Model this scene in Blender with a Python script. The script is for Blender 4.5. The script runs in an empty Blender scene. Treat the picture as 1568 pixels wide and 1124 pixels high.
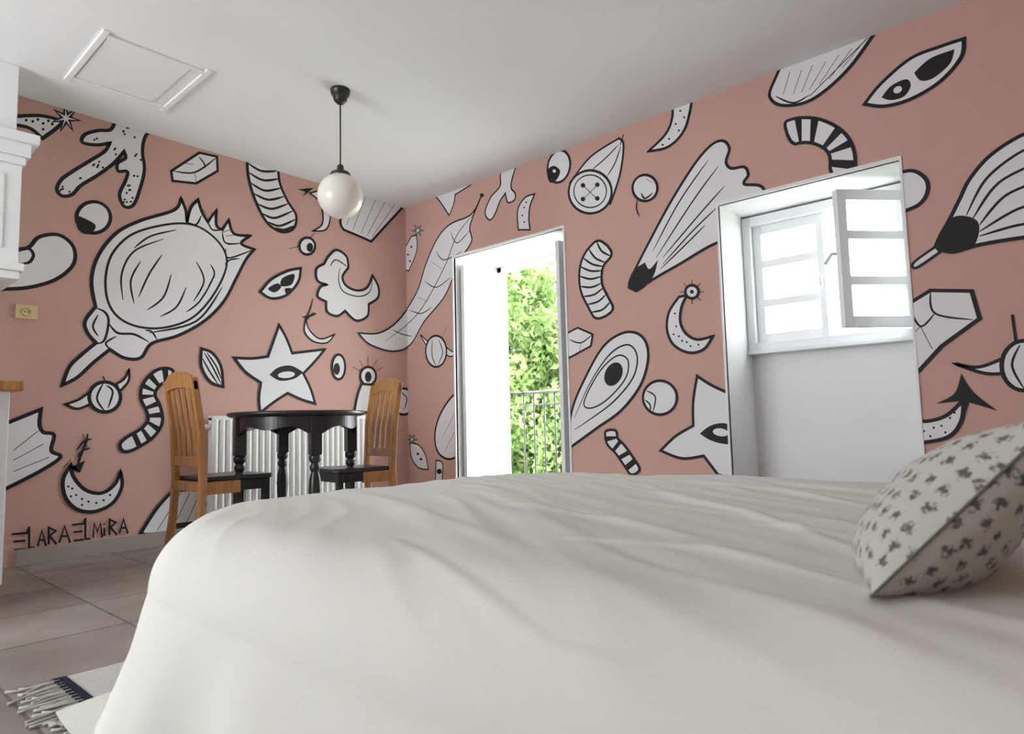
import bpy, bmesh, math, random
from mathutils import Vector, Matrix, noise
from mathutils.geometry import tessellate_polygon
random.seed(3)
S=bpy.context.scene
XB=3.57; YA=4.36; H=2.58; CH=0.68; XL=-2.4; YF=-0.95; XO=4.2
F=1007.0
# ---------------- camera -----------------
yaw=math.radians(41.6); pit=math.radians(5.1); rl=math.radians(1.4)
fw=Vector((math.cos(yaw)*math.cos(pit),math.sin(yaw)*math.cos(pit),math.sin(pit)))
r0=fw.cross(Vector((0,0,1))).normalized(); u0=r0.cross(fw)
RT=r0*math.cos(rl)-u0*math.sin(rl); UP=r0*math.sin(rl)+u0*math.cos(rl)
cam=bpy.data.cameras.new('camera'); co=bpy.data.objects.new('camera',cam); S.collection.objects.link(co)
m=Matrix((RT,UP,-fw)).transposed().to_4x4(); m.translation=Vector((0,0,CH)); co.matrix_world=m
cam.sensor_width=36; cam.lens=36*F/1568; cam.clip_start=0.02
cam.dof.use_dof=True; cam.dof.focus_distance=4.0; cam.dof.aperture_fstop=7
S.camera=co
S.view_settings.view_transform='Standard'; S.view_settings.exposure=0.0

# ---------------- materials -----------------
def mat(name,col,rough=0.6,spec=0.5,noise_amt=0.0,nscale=8,bump=0.0,bscale=40,metal=0.0,trans=0.0):
    M=bpy.data.materials.new(name); M.use_nodes=True; nt=M.node_tree; b=nt.nodes['Principled BSDF']
    b.inputs['Base Color'].default_value=(*col,1); b.inputs['Roughness'].default_value=rough
    b.inputs['Metallic'].default_value=metal; b.inputs['Specular IOR Level'].default_value=spec
    tc=nt.nodes.new('ShaderNodeTexCoord')
    if noise_amt>0:
        n=nt.nodes.new('ShaderNodeTexNoise'); n.inputs['Scale'].default_value=nscale; n.inputs['Detail'].default_value=4
        nt.links.new(tc.outputs['Object'],n.inputs['Vector'])
        r=nt.nodes.new('ShaderNodeMix'); r.data_type='RGBA'
        r.inputs[6].default_value=(*[c*(1-noise_amt) for c in col],1); r.inputs[7].default_value=(*[min(1,c*(1+noise_amt)) for c in col],1)
        nt.links.new(n.outputs['Fac'],r.inputs[0]); nt.links.new(r.outputs[2],b.inputs['Base Color'])
    if bump>0:
        n=nt.nodes.new('ShaderNodeTexNoise'); n.inputs['Scale'].default_value=bscale; n.inputs['Detail'].default_value=5
        nt.links.new(tc.outputs['Object'],n.inputs['Vector'])
        bp=nt.nodes.new('ShaderNodeBump'); bp.inputs['Strength'].default_value=bump; bp.inputs['Distance'].default_value=0.01
        nt.links.new(n.outputs['Fac'],bp.inputs['Height']); nt.links.new(bp.outputs['Normal'],b.inputs['Normal'])
    return M
PINK=mat('pink_wall_paint',(0.60,0.375,0.320),0.8,0.2,0.04,3,0.15,60)
MWHITE=mat('mural_white_paint',(0.78,0.775,0.785),0.8,0.2,0.03,5)
MBLACK=mat('mural_black_paint',(0.012,0.013,0.016),0.6,0.3)
WHITEW=mat('white_wall_paint',(0.85,0.86,0.865),0.85,0.2,0.02,4,0.15,50)
CEIL=mat('ceiling_paint',(0.87,0.89,0.905),0.9,0.1,0.02,3,0.1,40)
WOODW=mat('white_painted_wood',(0.82,0.84,0.85),0.4,0.5,0.02,10)
BLACK=mat('black_lacquer',(0.018,0.018,0.022),0.3,0.5,0.2,20)
BMET=mat('black_metal',(0.02,0.02,0.02),0.35,0.5,0.1,20)
OPAL=mat('opal_glass',(0.84,0.81,0.74),0.25,0.5,0.02,5)
RAD=mat('radiator_enamel',(0.80,0.80,0.79),0.4,0.5,0.01,5)
SOCK=mat('yellowed_plastic',(0.70,0.57,0.30),0.4,0.5,0.05,10)
DUV=mat('white_cotton',(0.665,0.665,0.62),0.9,0.1,0.03,3,0.08,220)
MATT=mat('mattress_ticking',(0.7,0.7,0.68),0.9,0.1,0.05,20)
NAVY=mat('navy_yarn',(0.018,0.022,0.035),0.95,0.1,0.3,60)
RUGC=mat('cream_yarn',(0.50,0.48,0.45),0.95,0.1,0.15,60,0.5,200)
BARK=mat('bark',(0.10,0.08,0.05),0.9,0.2,0.3,8,0.5,20)
def wood():
    M=bpy.data.materials.new('honey_pine'); M.use_nodes=True; nt=M.node_tree; b=nt.nodes['Principled BSDF']
    tc=nt.nodes.new('ShaderNodeTexCoord'); mp=nt.nodes.new('ShaderNodeMapping'); mp.inputs['Scale'].default_value=(18,18,1.8)
    n=nt.nodes.new('ShaderNodeTexNoise'); n.inputs['Scale'].default_value=2.5; n.inputs['Detail'].default_value=6; n.inputs['Distortion'].default_value=1.2
    cr=nt.nodes.new('ShaderNodeValToRGB'); cr.color_ramp.elements[0].position=.3; cr.color_ramp.elements[0].color=(0.30,0.125,0.035,1)
    cr.color_ramp.elements[1].position=.7; cr.color_ramp.elements[1].color=(0.50,0.25,0.085,1)
    nt.links.new(tc.outputs['Object'],mp.inputs[0]); nt.links.new(mp.outputs[0],n.inputs['Vector']); nt.links.new(n.outputs['Fac'],cr.inputs[0]); nt.links.new(cr.outputs[0],b.inputs['Base Color'])
    b.inputs['Roughness'].default_value=.38
    return M
PINE=wood()
def tiles():
    M=bpy.data.materials.new('floor_tiles'); M.use_nodes=True; nt=M.node_tree; b=nt.nodes['Principled BSDF']
    tc=nt.nodes.new('ShaderNodeTexCoord'); br=nt.nodes.new('ShaderNodeTexBrick'); br.offset=0.0
    br.inputs['Scale'].default_value=1; br.inputs['Brick Width'].default_value=.45; br.inputs['Row Height'].default_value=.45; br.inputs['Mortar Size'].default_value=.005
    br.inputs['Mortar Smooth'].default_value=.1
    br.inputs['Color1'].default_value=(0.36,0.33,0.295,1); br.inputs['Color2'].default_value=(0.25,0.225,0.20,1); br.inputs['Mortar'].default_value=(0.16,0.145,0.13,1)
    n=nt.nodes.new('ShaderNodeTexNoise'); n.inputs['Scale'].default_value=3; n.inputs['Detail'].default_value=8
    mx=nt.nodes.new('ShaderNodeMix'); mx.data_type='RGBA'; mx.blend_type='MULTIPLY'; mx.inputs[0].default_value=.8
    cr=nt.nodes.new('ShaderNodeValToRGB'); cr.color_ramp.elements[0].position=.3; cr.color_ramp.elements[1].position=.7; cr.color_ramp.elements[0].color=(.65,.62,.58,1); cr.color_ramp.elements[1].color=(1.12,1.1,1.08,1)
    nt.links.new(tc.outputs['Object'],br.inputs['Vector']); nt.links.new(tc.outputs['Object'],n.inputs['Vector'])
    nt.links.new(n.outputs['Fac'],cr.inputs[0]); nt.links.new(br.outputs['Color'],mx.inputs[6]); nt.links.new(cr.outputs[0],mx.inputs[7]); nt.links.new(mx.outputs[2],b.inputs['Base Color'])
    b.inputs['Roughness'].default_value=.26
    return M
TILE=tiles()
def leafm():
    M=bpy.data.materials.new('leaf_green'); M.use_nodes=True; nt=M.node_tree; nt.nodes.clear()
    o=nt.nodes.new('ShaderNodeOutputMaterial'); d=nt.nodes.new('ShaderNodeBsdfDiffuse'); t=nt.nodes.new('ShaderNodeBsdfTranslucent'); mx=nt.nodes.new('ShaderNodeMixShader'); mx.inputs[0].default_value=.45
    tc=nt.nodes.new('ShaderNodeTexCoord'); n=nt.nodes.new('ShaderNodeTexNoise'); n.inputs['Scale'].default_value=3.0
    cr=nt.nodes.new('ShaderNodeValToRGB'); cr.color_ramp.elements[0].position=.35; cr.color_ramp.elements[0].color=(0.08,0.14,0.04,1); cr.color_ramp.elements[1].position=.62; cr.color_ramp.elements[1].color=(0.24,0.33,0.13,1)
    nt.links.new(tc.outputs['Object'],n.inputs['Vector']); nt.links.new(n.outputs['Fac'],cr.inputs[0])
    nt.links.new(cr.outputs[0],d.inputs[0]); nt.links.new(cr.outputs[0],t.inputs[0]); nt.links.new(d.outputs[0],mx.inputs[1]); nt.links.new(t.outputs[0],mx.inputs[2]); nt.links.new(mx.outputs[0],o.inputs[0])
    return M
LEAF=leafm()
GROUND=mat('garden_gravel',(0.42,0.42,0.34),0.95,0.1,0.25,2)
def glassm():
    M=bpy.data.materials.new('window_glass'); M.use_nodes=True; nt=M.node_tree; nt.nodes.clear()
    o=nt.nodes.new('ShaderNodeOutputMaterial'); t=nt.nodes.new('ShaderNodeBsdfTransparent'); g=nt.nodes.new('ShaderNodeBsdfGlossy'); g.inputs['Roughness'].default_value=.02
    mx=nt.nodes.new('ShaderNodeMixShader'); mx.inputs[0].default_value=.06
    nt.links.new(t.outputs[0],mx.inputs[1]); nt.links.new(g.outputs[0],mx.inputs[2]); nt.links.new(mx.outputs[0],o.inputs[0]); return M
GLASS=glassm()
def cushm():
    M=bpy.data.materials.new('printed_cushion_fabric'); M.use_nodes=True; nt=M.node_tree; b=nt.nodes['Principled BSDF']; b.inputs['Roughness'].default_value=.95
    tc=nt.nodes.new('ShaderNodeAttribute'); tc.attribute_name='cloth_uv'; ob=nt.nodes.new('ShaderNodeTexCoord')
    v=nt.nodes.new('ShaderNodeTexVoronoi'); v.voronoi_dimensions='2D'; v.inputs['Scale'].default_value=40; v.inputs['Randomness'].default_value=.45
    n=nt.nodes.new('ShaderNodeTexNoise'); n.inputs['Scale'].default_value=200
    ad=nt.nodes.new('ShaderNodeMath'); ad.operation='MULTIPLY_ADD'; ad.inputs[1].default_value=.95
    cr=nt.nodes.new('ShaderNodeValToRGB'); cr.color_ramp.elements[0].position=.60; cr.color_ramp.elements[0].color=(0.10,0.10,0.095,1); cr.color_ramp.elements[1].position=.78; cr.color_ramp.elements[1].color=(0.46,0.455,0.41,1)
    nt.links.new(tc.outputs['Vector'],v.inputs['Vector']); nt.links.new(ob.outputs['Object'],n.inputs['Vector'])
    nt.links.new(n.outputs['Fac'],ad.inputs[0]); nt.links.new(v.outputs['Distance'],ad.inputs[2]); nt.links.new(ad.outputs[0],cr.inputs[0]); nt.links.new(cr.outputs[0],b.inputs['Base Color'])
    return M
CUSH=cushm()

# ---------------- mesh builder -----------------
class MB:
    def __init__(s): s.v=[];s.f=[];s.m=[];s.sm=[];s.mats=[];s.T=Matrix()
    def mi(s,M):
        if M not in s.mats: s.mats.append(M)
        return s.mats.index(M)
    def add(s,vs,fs,M,smooth=False):
        o=len(s.v); s.v+= [s.T@Vector(p) for p in vs]
        k=s.mi(M)
        for f in fs: s.f.append([o+i for i in f]); s.m.append(k); s.sm.append(smooth)
    def box(s,a,b,M):
        x0,y0,z0=a;x1,y1,z1=b
        vs=[Vector(p) for p in [(x0,y0,z0),(x1,y0,z0),(x1,y1,z0),(x0,y1,z0),(x0,y0,z1),(x1,y0,z1),(x1,y1,z1),(x0,y1,z1)]]
        s.add(vs,[(0,3,2,1),(4,5,6,7),(0,1,5,4),(1,2,6,5),(2,3,7,6),(3,0,4,7)],M)
    def lathe(s,prof,M,loc=(0,0,0),n=28):
        vs=[];fs=[]
        for r,z in prof:
            for i in range(n):
                a=2*math.pi*i/n; vs.append((loc[0]+r*math.cos(a),loc[1]+r*math.sin(a),loc[2]+z))
        for k in range(len(prof)-1):
            for i in range(n):
                j=(i+1)%n; fs.append((k*n+i,k*n+j,(k+1)*n+j,(k+1)*n+i))
        fs.append(tuple(range(n-1,-1,-1))); fs.append(tuple((len(prof)-1)*n+i for i in range(n)))
        s.add(vs,fs,M,True)
    def tube(s,path,r,M,n=10,rs=None):
        P=[Vector(p) for p in path]; vs=[];fs=[]
        for k,p in enumerate(P):
            t=(P[min(k+1,len(P)-1)]-P[max(k-1,0)]).normalized()
            a=t.orthogonal().normalized() if k==0 else (pa-t*pa.dot(t)).normalized()
            pa=a; b=t.cross(a); rr=rs[k] if rs else r
            for i in range(n):
                an=2*math.pi*i/n; vs.append(p+a*rr*math.cos(an)+b*rr*math.sin(an))
        for k in range(len(P)-1):
            for i in range(n):
                j=(i+1)%n; fs.append((k*n+i,k*n+j,(k+1)*n+j,(k+1)*n+i))
        fs.append(tuple(range(n-1,-1,-1))); fs.append(tuple((len(P)-1)*n+i for i in range(n)))
        s.add(vs,fs,M,True)
    def beam(s,path,w,d,M,side=(0,1,0)):
        P=[Vector(p) for p in path]; sd=Vector(side); vs=[];fs=[]
        for k,p in enumerate(P):
            t=(P[min(k+1,len(P)-1)]-P[max(k-1,0)]).normalized(); n=t.cross(sd).normalized()
            for a,b in((-1,-1),(1,-1),(1,1),(-1,1)): vs.append(p+sd*(a*w/2)+n*(b*d/2))
        for k in range(len(P)-1):
            for i in range(4):
                j=(i+1)%4; fs.append((k*4+i,k*4+j,(k+1)*4+j,(k+1)*4+i))
        fs.append((3,2,1,0)); L=(len(P)-1)*4; fs.append((L,L+1,L+2,L+3))
        s.add(vs,fs,M)
    def obj(s,name,bevel=0,parent=None,loc=None,rz=0):
        me=bpy.data.meshes.new(name); me.from_pydata([tuple(p) for p in s.v],[],s.f)
        for M in s.mats: me.materials.append(M)
        me.polygons.foreach_set('material_index',s.m); me.polygons.foreach_set('use_smooth',s.sm); me.update()
        bm=bmesh.new(); bm.from_mesh(me); bmesh.ops.recalc_face_normals(bm,faces=bm.faces); bm.to_mesh(me); bm.free()
        o=bpy.data.objects.new(name,me); S.collection.objects.link(o)
        if bevel:
            b=o.modifiers.new('bevel','BEVEL'); b.width=bevel; b.segments=2; b.limit_method='ANGLE'; b.angle_limit=math.radians(40)
        if parent: o.parent=parent
        if loc: o.location=loc
        o.rotation_euler[2]=rz
        return o
def empty(name,loc=(0,0,0),rz=0):
    o=bpy.data.objects.new(name,None); S.collection.objects.link(o); o.location=loc; o.rotation_euler[2]=rz; return o

# ---------------- room shell -----------------
b=MB(); b.box((XL-.2,YF-.2,-.12),(XO,YA+.15,0),TILE); floor=b.obj('floor')
b=MB(); b.box((XL-.2,YF-.2,H),(XO+.15,YA+.2,H+.2),CEIL); b.obj('ceiling')
b=MB(); b.box((XL,YA,0),(XO,YA+.15,H),PINK); wallA=b.obj('wall_back')
b=MB(); b.box((XL-.2,YF-.2,0),(XO,YF,H),PINK); b.obj('wall_front')
D0,D1,DH=2.665,3.765,2.03; W0,W1,WH=0.63,1.55,1.915; NX=3.95
b=MB()
def wb(y0,y1,z0,z1,x0=XB,x1=XO): b.box((x0,y0,z0),(x1,y1,z1),WHITEW)
wb(YF,W0,0,H); wb(W0,W1,WH,H); wb(W1,D0,0,H); wb(D0,D1,DH,H); wb(D1,YA,0,H)
wb(W0,W1,0,1.09,NX,XO)
wb(W0,W0+.04,1.09,WH,NX,XO); wb(W1-.04,W1,1.09,WH,NX,XO); wb(W0+.04,W1-.04,1.885,WH,NX,XO)
wallB=b.obj('wall_right')
wallB.data.materials.append(PINK)
for p in wallB.data.polygons:
    c=p.center
    if abs(c.x-XB)<1e-4 and abs(p.normal.x)>.9: p.material_index=1
b=MB(); LY0,LY1,LZ0,LZ1=1.9,4.0,0.5,2.3  # unseen left wall; its opening is added to let in fill light
for a in ((YF,LY0,0,H),(LY1,YA,0,H),(LY0,LY1,0,LZ0),(LY0,LY1,LZ1,H)): b.box((XL-.2,a[0],a[2]),(XL,a[1],a[3]),WHITEW)
b.obj('wall_left')
b=MB(); b.box((.9,YA-.014,0),(XB,YA,.085),mat('baseboard_tile',(0.36,0.32,0.28),0.4,0.5,0.1,6)); BBM=b.mats[0]; b.obj('baseboard_back',.002)
b=MB(); b.box((XB-.014,D1+.02,0),(XB,YA-.014,.085),BBM); b.box((XB-.014,W1+.02,0),(XB,D0-.02,.085),BBM); b.box((XB-.014,YF,0),(XB,W0-.02,.085),BBM); b.obj('baseboard_right',.002)
b=MB()
t=.010
b.box((XB-t,D0-.015,DH),(XB+.02,D1+.015,DH+.018),WOODW); b.box((XB-t,D0-.015,0),(XB+.02,D0,DH),WOODW); b.box((XB-t,D1,0),(XB+.02,D1+.015,DH),WOODW)
b.obj('trim_1',.003)
b=MB()
b.box((XB-t,W0-.012,WH),(XB+.02,W1+.012,WH+.02),WHITEW); b.box((XB-t,W0-.012,0),(XB+.02,W0,WH),WHITEW); b.box((XB-t,W1,0),(XB+.02,W1+.012,WH),WHITEW)
b.obj('trim_2',.003)

# ---------------- mural -----------------
def ray(px,py): return fw*F+RT*(px-784)+UP*(562-py)
def toA(p):
    r=ray(p[0],p[1]); t=YA/r.y; return (t*r.x,CH+t*r.z)
def toB(p):
    r=ray(p[0],p[1]); t=XB/r.x; return (t*r.y,CH+t*r.z)
def cat(P,closed,n=7):
    out=[];N=len(P)
    if N<3: return [tuple(p) for p in P]
    rng=range(N) if closed else range(N-1)
    for i in rng:
        if closed: a,b_,c,d=P[(i-1)%N],P[i],P[(i+1)%N],P[(i+2)%N]
        else: a,b_,c,d=P[max(i-1,0)],P[i],P[i+1],P[min(i+2,N-1)]
        for k in range(n):
            t=k/n
            out.append(tuple(.5*((2*b_[j])+(-a[j]+c[j])*t+(2*a[j]-5*b_[j]+4*c[j]-d[j])*t*t+(-a[j]+3*b_[j]-3*c[j]+d[j])*t**3) for j in (0,1)))
    if not closed: out.append(tuple(P[-1]))
    return out
def curve(P,closed,smooth=True):
    if not smooth: return [p[:2] for p in P]
    sh=[i for i,p in enumerate(P) if len(p)>2]
    Q=[p[:2] for p in P]
    if closed:
        if not sh: return cat(Q,True)
        k=sh[0]; Q=Q[k:]+Q[:k]+[Q[k]]; sh=[i-k for i in sh]+[len(Q)-1]
        out=[]
        for a,b_ in zip(sh[:-1],sh[1:]): out+=cat(Q[a:b_+1],False)[:-1] if b_-a>1 else [Q[a]]
        return out
    sh=sorted(set([0]+sh+[len(Q)-1])); out=[]
    for a,b_ in zip(sh[:-1],sh[1:]): out+=cat(Q[a:b_+1],False)[:-1] if b_-a>1 else [Q[a]]
    return out+[Q[-1]]
class Mural:
    def __init__(s,f,w=.018): s.f=f;s.v=[];s.faces=[];s.m=[];s.off=.0008;s.w=w
    def _next(s): s.off+=.00003; return s.off
    def fillc(s,C,k):
        P=[s.f(p) for p in C]; Q=[P[0]]
        for p in P[1:]:
            if (Vector(p)-Vector(Q[-1])).length>1e-4: Q.append(p)
        if len(Q)<3: return
        z=s._next(); o=len(s.v); s.v+=[(p[0],p[1],z) for p in Q]
        for t in tessellate_polygon([[Vector((p[0],p[1],0)) for p in Q]]): s.faces.append([o+i for i in t]); s.m.append(k)
    def linec(s,C,w,closed,taper=False,k=1):
        P=[Vector(s.f(p)) for p in C]; Q=[P[0]]
        for p in P[1:]:
            if (p-Q[-1]).length>1e-3: Q.append(p)
        if closed and (Q[0]-Q[-1]).length<1e-3: Q.pop()
        N=len(Q)
        if N<2: return
        z=s._next(); o=len(s.v)
        for i in range(N):
            if closed: a,c=Q[(i-1)%N],Q[(i+1)%N]
            else: a,c=Q[max(i-1,0)],Q[min(i+1,N-1)]
            d1=(Q[i]-a); d2=(c-Q[i]); t=(d1.normalized() if d1.length else d2.normalized())+(d2.normalized() if d2.length else d1.normalized())
            if t.length<.15: t=d1 if d1.length else d2
            t.normalize(); n=Vector((-t.y,t.x)); ref=(d1 if d1.length else d2).normalized(); cs=abs(Vector((-ref.y,ref.x)).dot(n)); mi=1/max(cs,.5)
            ww=w*mi/2
            if taper and not closed:
                q=i/(N-1); ww*=.35+.65*min(1,4*min(q,1-q))
            s.v+=[(Q[i].x+n.x*ww,Q[i].y+n.y*ww,z),(Q[i].x-n.x*ww,Q[i].y-n.y*ww,z)]
        for i in range(N if closed else N-1):
            j=(i+1)%N; s.faces.append([o+2*i,o+2*i+1,o+2*j+1,o+2*j]); s.m.append(k)
    def shape(s,P,smooth=True,w=None,inner=()):
        C=curve(P,True,smooth); s.fillc(C,0); s.linec(C,w or s.w,True)
        for l in inner: s.line(l)
    def blob(s,P,k=1,smooth=True): s.fillc(curve(P,True,smooth),k)
    def line(s,P,w=None,k=1): s.linec(curve(P,False),w or s.w*.55,False,True,k)
    def ell(s,cx,cy,rx,ry,rot=0): 
        a=math.radians(rot); return [(cx+rx*math.cos(t)*math.cos(a)-ry*math.sin(t)*math.sin(a),cy+rx*math.cos(t)*math.sin(a)+ry*math.sin(t)*math.cos(a)) for t in [2*math.pi*i/28 for i in range(28)]]
    def ring(s,cx,cy,rx,ry,rot=0,w=None,fill=True):
        C=s.ell(cx,cy,rx,ry,rot)
        if fill: s.fillc(C,0)
        s.linec(C,w or s.w,True)
    def dot(s,cx,cy,rx,ry=None,rot=0,k=1): s.fillc(s.ell(cx,cy,rx,ry or rx,rot),k)
    def star(s,cx,cy,r,n=6,ri=.38,rot=0,w=None):
        P=[]
        for i in range(2*n):
            a=math.radians(rot)+math.pi*i/n; q=r if i%2==0 else r*ri; P.append((cx+q*math.cos(a),cy+q*math.sin(a)))
        s.shape(P,False,w or s.w*.6)
    def worm(s,path,hw,ts,thick,w=None):
        C=cat(path,False,12); n=len(C); L=[];R=[]
        def fr(i):
            a,c=C[max(i-1,0)],C[min(i+1,n-1)]; d=math.hypot(c[0]-a[0],c[1]-a[1]) or 1; return (-(c[1]-a[1])/d,(c[0]-a[0])/d)
        for i in range(n):
            q=i/(n-1); e=min(1,math.sqrt(max(0,1-(1-min(1,min(q,1-q)/.10))**2)))
            nx,ny=fr(i); h=hw*max(e,.02); L.append((C[i][0]+nx*h,C[i][1]+ny*h)); R.append((C[i][0]-nx*h,C[i][1]-ny*h))
        poly=L+R[::-1]; s.fillc(poly,0)
        for q in ts:
            i0=int(q*(n-1)); i1=min(n-1,int(i0+thick*(n-1)))
            if thick>0.03:
                j=random.choice((-1,1,1)); seg=L[i0:i1+1]+R[max(0,i0+j):i1+1+j][::-1]; s.fillc(seg,1)
            else:
                m_=((L[i0][0]+R[i0][0])/2+(C[min(n-1,i0+2)][0]-C[i0][0]),(L[i0][1]+R[i0][1])/2+(C[min(n-1,i0+2)][1]-C[i0][1]))
                s.line([L[i0],m_,R[i0]],s.w*.8)
        s.linec(poly,w or s.w,True)
    def build(s,name,lim,holes,w2,parent,zmax=H):
        bm=bmesh.new(); vs=[bm.verts.new(p) for p in s.v]
        for f,k in zip(s.faces,s.m):
            try: fc=bm.faces.new([vs[i] for i in f]); fc.material_index=k
            except Exception: pass
        def bis(co_,no,clear):
            bmesh.ops.bisect_plane(bm,geom=bm.verts[:]+bm.edges[:]+bm.faces[:],dist=1e-6,plane_co=co_,plane_no=no,clear_outer=clear)
        bis((lim[1],0,0),(1,0,0),True); bis((lim[0],0,0),(-1,0,0),True); bis((0,zmax-.001,0),(0,1,0),True); bis((0,.087,0),(0,-1,0),True)
        for (a,c,z0,z1) in holes:
            bis((a,0,0),(1,0,0),False); bis((c,0,0),(1,0,0),False); bis((0,z1,0),(0,1,0),False)
            kill=[f for f in bm.faces if a<f.calc_center_median().x<c and z0-1<f.calc_center_median().y<z1]
            bmesh.ops.delete(bm,geom=kill,context='FACES')
        for v in bm.verts: v.co=w2(v.co)
        me=bpy.data.meshes.new(name); bm.to_mesh(me); bm.free(); me.materials.append(MWHITE); me.materials.append(MBLACK)
        o=bpy.data.objects.new(name,me); S.collection.objects.link(o); o.parent=parent; return o
A=Mural(toA,.020); B=Mural(toB,.017)
s=1
# -- back wall --
A.shape([(15,180,s),(28,178),(60,177),(85,182),(96,188,s),(82,200),(65,212,s),(45,196),(15,190,s)])
for p in [(40,184),(50,186),(58,183),(66,189),(74,185),(66,198),(80,190)]: A.dot(p[0],p[1],2.2)
A.star(101,181,21,7,.3,10)
A.shape([(178,178,s),(170,198),(150,200),(130,206),(126,218),(148,222),(168,219,s),(160,232),(138,246),(112,262),(94,275),(87,290),(95,300),(110,298),(124,284),(150,268),(174,250),(190,232,s),(192,242),(180,250),(181,262),(195,263),(192,277),(183,298),(190,316),(204,314),(214,290),(221,260),(218,232),(222,210),(234,196,s)])
for i in range(46):
    pth=[(190,190),(200,215),(208,240),(207,265),(200,290),(195,308)] if i%2 else [(196,200),(175,232),(150,252),(120,272),(100,288),(145,210)]
    p=random.choice(pth); A.dot(p[0]+random.uniform(-8,8),p[1]+random.uniform(-6,6),1.7)
A.shape([(262,262),(305,234),(332,240),(333,262),(300,281),(264,277)],False,.016,[[(264,262),(298,264),(332,241)],[(298,264),(300,280)],[(304,240),(312,250),(314,258)],[(283,250),(296,252)]])
A.ring(143,333,26,24); A.blob([(118,332),(128,334),(146,345),(140,357),(128,358),(118,348)])
A.shape([(5,390,s),(28,383),(45,378),(60,363),(90,360),(112,378),(112,405),(85,428),(45,440),(5,443,s)]); A.line([(26,380),(44,381),(51,391),(44,402),(28,404)],.016)
A.shape([(95,590,s),(106,562),(125,543),(147,525,s),(134,510),(130,492),(146,470,s),(140,430),(150,392),(178,357),(215,338),(266,322),(277,304,s),(284,322),(286,340,s),(292,318),(303,306,s),(309,325),(318,340,s),(331,322,s),(331,345),(340,352,s),(350,337,s),(358,358),(383,361,s),(369,373),(389,382,s),(376,398),(362,425),(342,462),(312,492),(272,514),(232,526),(215,548),(190,548),(168,535,s),(142,556),(118,578)])
A.shape([(262,343),(300,346),(330,366),(346,392),(343,420),(322,458),(292,488),(250,502),(210,500),(180,485),(164,458),(162,420),(174,385),(206,357)],w=.014)
for l in [[(250,366),(205,385),(186,420),(188,460)],[(215,400),(200,430),(205,465)],[(248,390),(228,420),(212,455)],[(262,420),(250,455),(225,475)],[(285,440),(270,470),(245,485)],[(300,400),(312,430),(296,462)],[(325,430),(305,462),(285,478)],[(322,405),(328,420),(318,440)],[(270,352),(230,362),(205,380)]]: A.line(l,.011)
A.line([(147,472),(160,478),(166,492),(160,520),(148,527)],.014); A.line([(150,482),(142,500),(150,515)]); A.line([(166,495),(180,510),(205,512),(228,524)],.014); A.line([(168,535),(162,525),(178,515)]); A.line([(228,510),(300,492),(340,440)],.013); A.line([(240,520),(232,508),(222,506)])
A.line([(286,340),(300,344),(308,330)]); A.line([(318,340),(325,352),(340,352)]); A.line([(340,355),(345,372),(369,373)]); A.line([(345,380),(350,395),(389,382)])
for l in [[(322,325),(328,332)],[(340,356),(352,352)],[(345,362),(358,360)],[(348,375),(362,374)],[(310,320),(316,330)],[(344,405),(352,398),(366,396)]]: A.line(l)
A.shape([(378,235,s),(425,248,s),(428,280),(440,308),(453,330),(449,350),(430,355),(408,340),(390,305),(380,270)])
for l in [[(379,250),(400,262),(425,262)],[(380,264),(402,276),(427,274)],[(383,280),(405,292),(430,288)],[(387,296),(410,306),(435,301)],[(393,312),(415,320),(441,312)],[(401,327),(420,334),(448,323)],[(410,340),(428,346),(452,336)],[(420,349),(435,352),(450,346)]]: A.line(l,.017)
A.shape([(530,300,s),(560,290,s),(625,308,s),(600,335),(568,370,s),(550,362),(526,352,s),(521,338)])
for l in [[(545,305),(530,345)],[(560,300),(540,352)],[(575,305),(552,358)],[(590,308),(562,360)],[(605,312),(570,362)]]: A.line(l)
A.blob([(455,290),(480,288),(462,302),(468,294)],1,False); A.shape([(474,296,s),(488,308),(494,328),(492,345),(478,354,s),(498,352),(505,335),(502,310),(488,292,s)],w=.012)
A.ring(470,377,12,13); A.dot(474,379,5,7); A.line([(458,377),(442,381)]); A.line([(474,364),(482,357)])
A.shape([(398,447,s),(415,428),(440,415),(460,411,s),(456,432),(438,452),(415,457)]); A.blob([(432,426),(450,420),(446,436),(430,438)]); A.blob([(410,442),(424,434),(430,440),(420,448)]); A.blob([(436,442),(446,442),(438,450)])
# cloud hugging a crescent moon
A.shape([(503,392),(515,383),(530,393),(533,410,s),(524,424),(530,438),(547,445),(562,440),(570,422,s),(579,440),(578,456),(564,466,s),(562,484),(545,491),(528,476,s),(516,484),(501,478),(499,462,s),(486,454),(490,440),(500,436,s),(486,430),(484,412),(496,404,s)])
A.line([(533,410),(514,398),(505,408)],.010); A.line([(570,422),(566,446),(549,454),(526,447),(518,430),(520,410)],.010)
A.shape([(427,498,s),(438,518),(447,541,s),(472,538),(497,535,s),(482,553),(464,572,s),(475,595),(482,618,s),(462,612),(440,602,s),(420,615),(398,632,s),(396,610),(399,586,s),(376,570),(358,548,s),(385,549),(410,546,s)])
A.blob([(412,574,s),(425,563),(445,560),(464,570,s),(450,580),(428,583)]); A.dot(438,574,13,5,-5,0)
A.line([(479,457),(474,475),(468,490),(480,478)]); A.shape([(468,488,s),(473,505),(490,519),(512,512,s),(500,525),(480,523),(466,508)],w=.012); A.line([(462,486),(474,484),(484,480)],.014)
A.ring(518,562,10,19); A.dot(515,565,5,9)
A.shape([(308,534,s),(325,541),(338,562),(341,592,s),(322,585),(308,562)],inner=[[(312,540),(325,562),(338,588)],[(316,540),(330,560),(338,580)],[(309,548),(320,568),(333,588)]])
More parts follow.
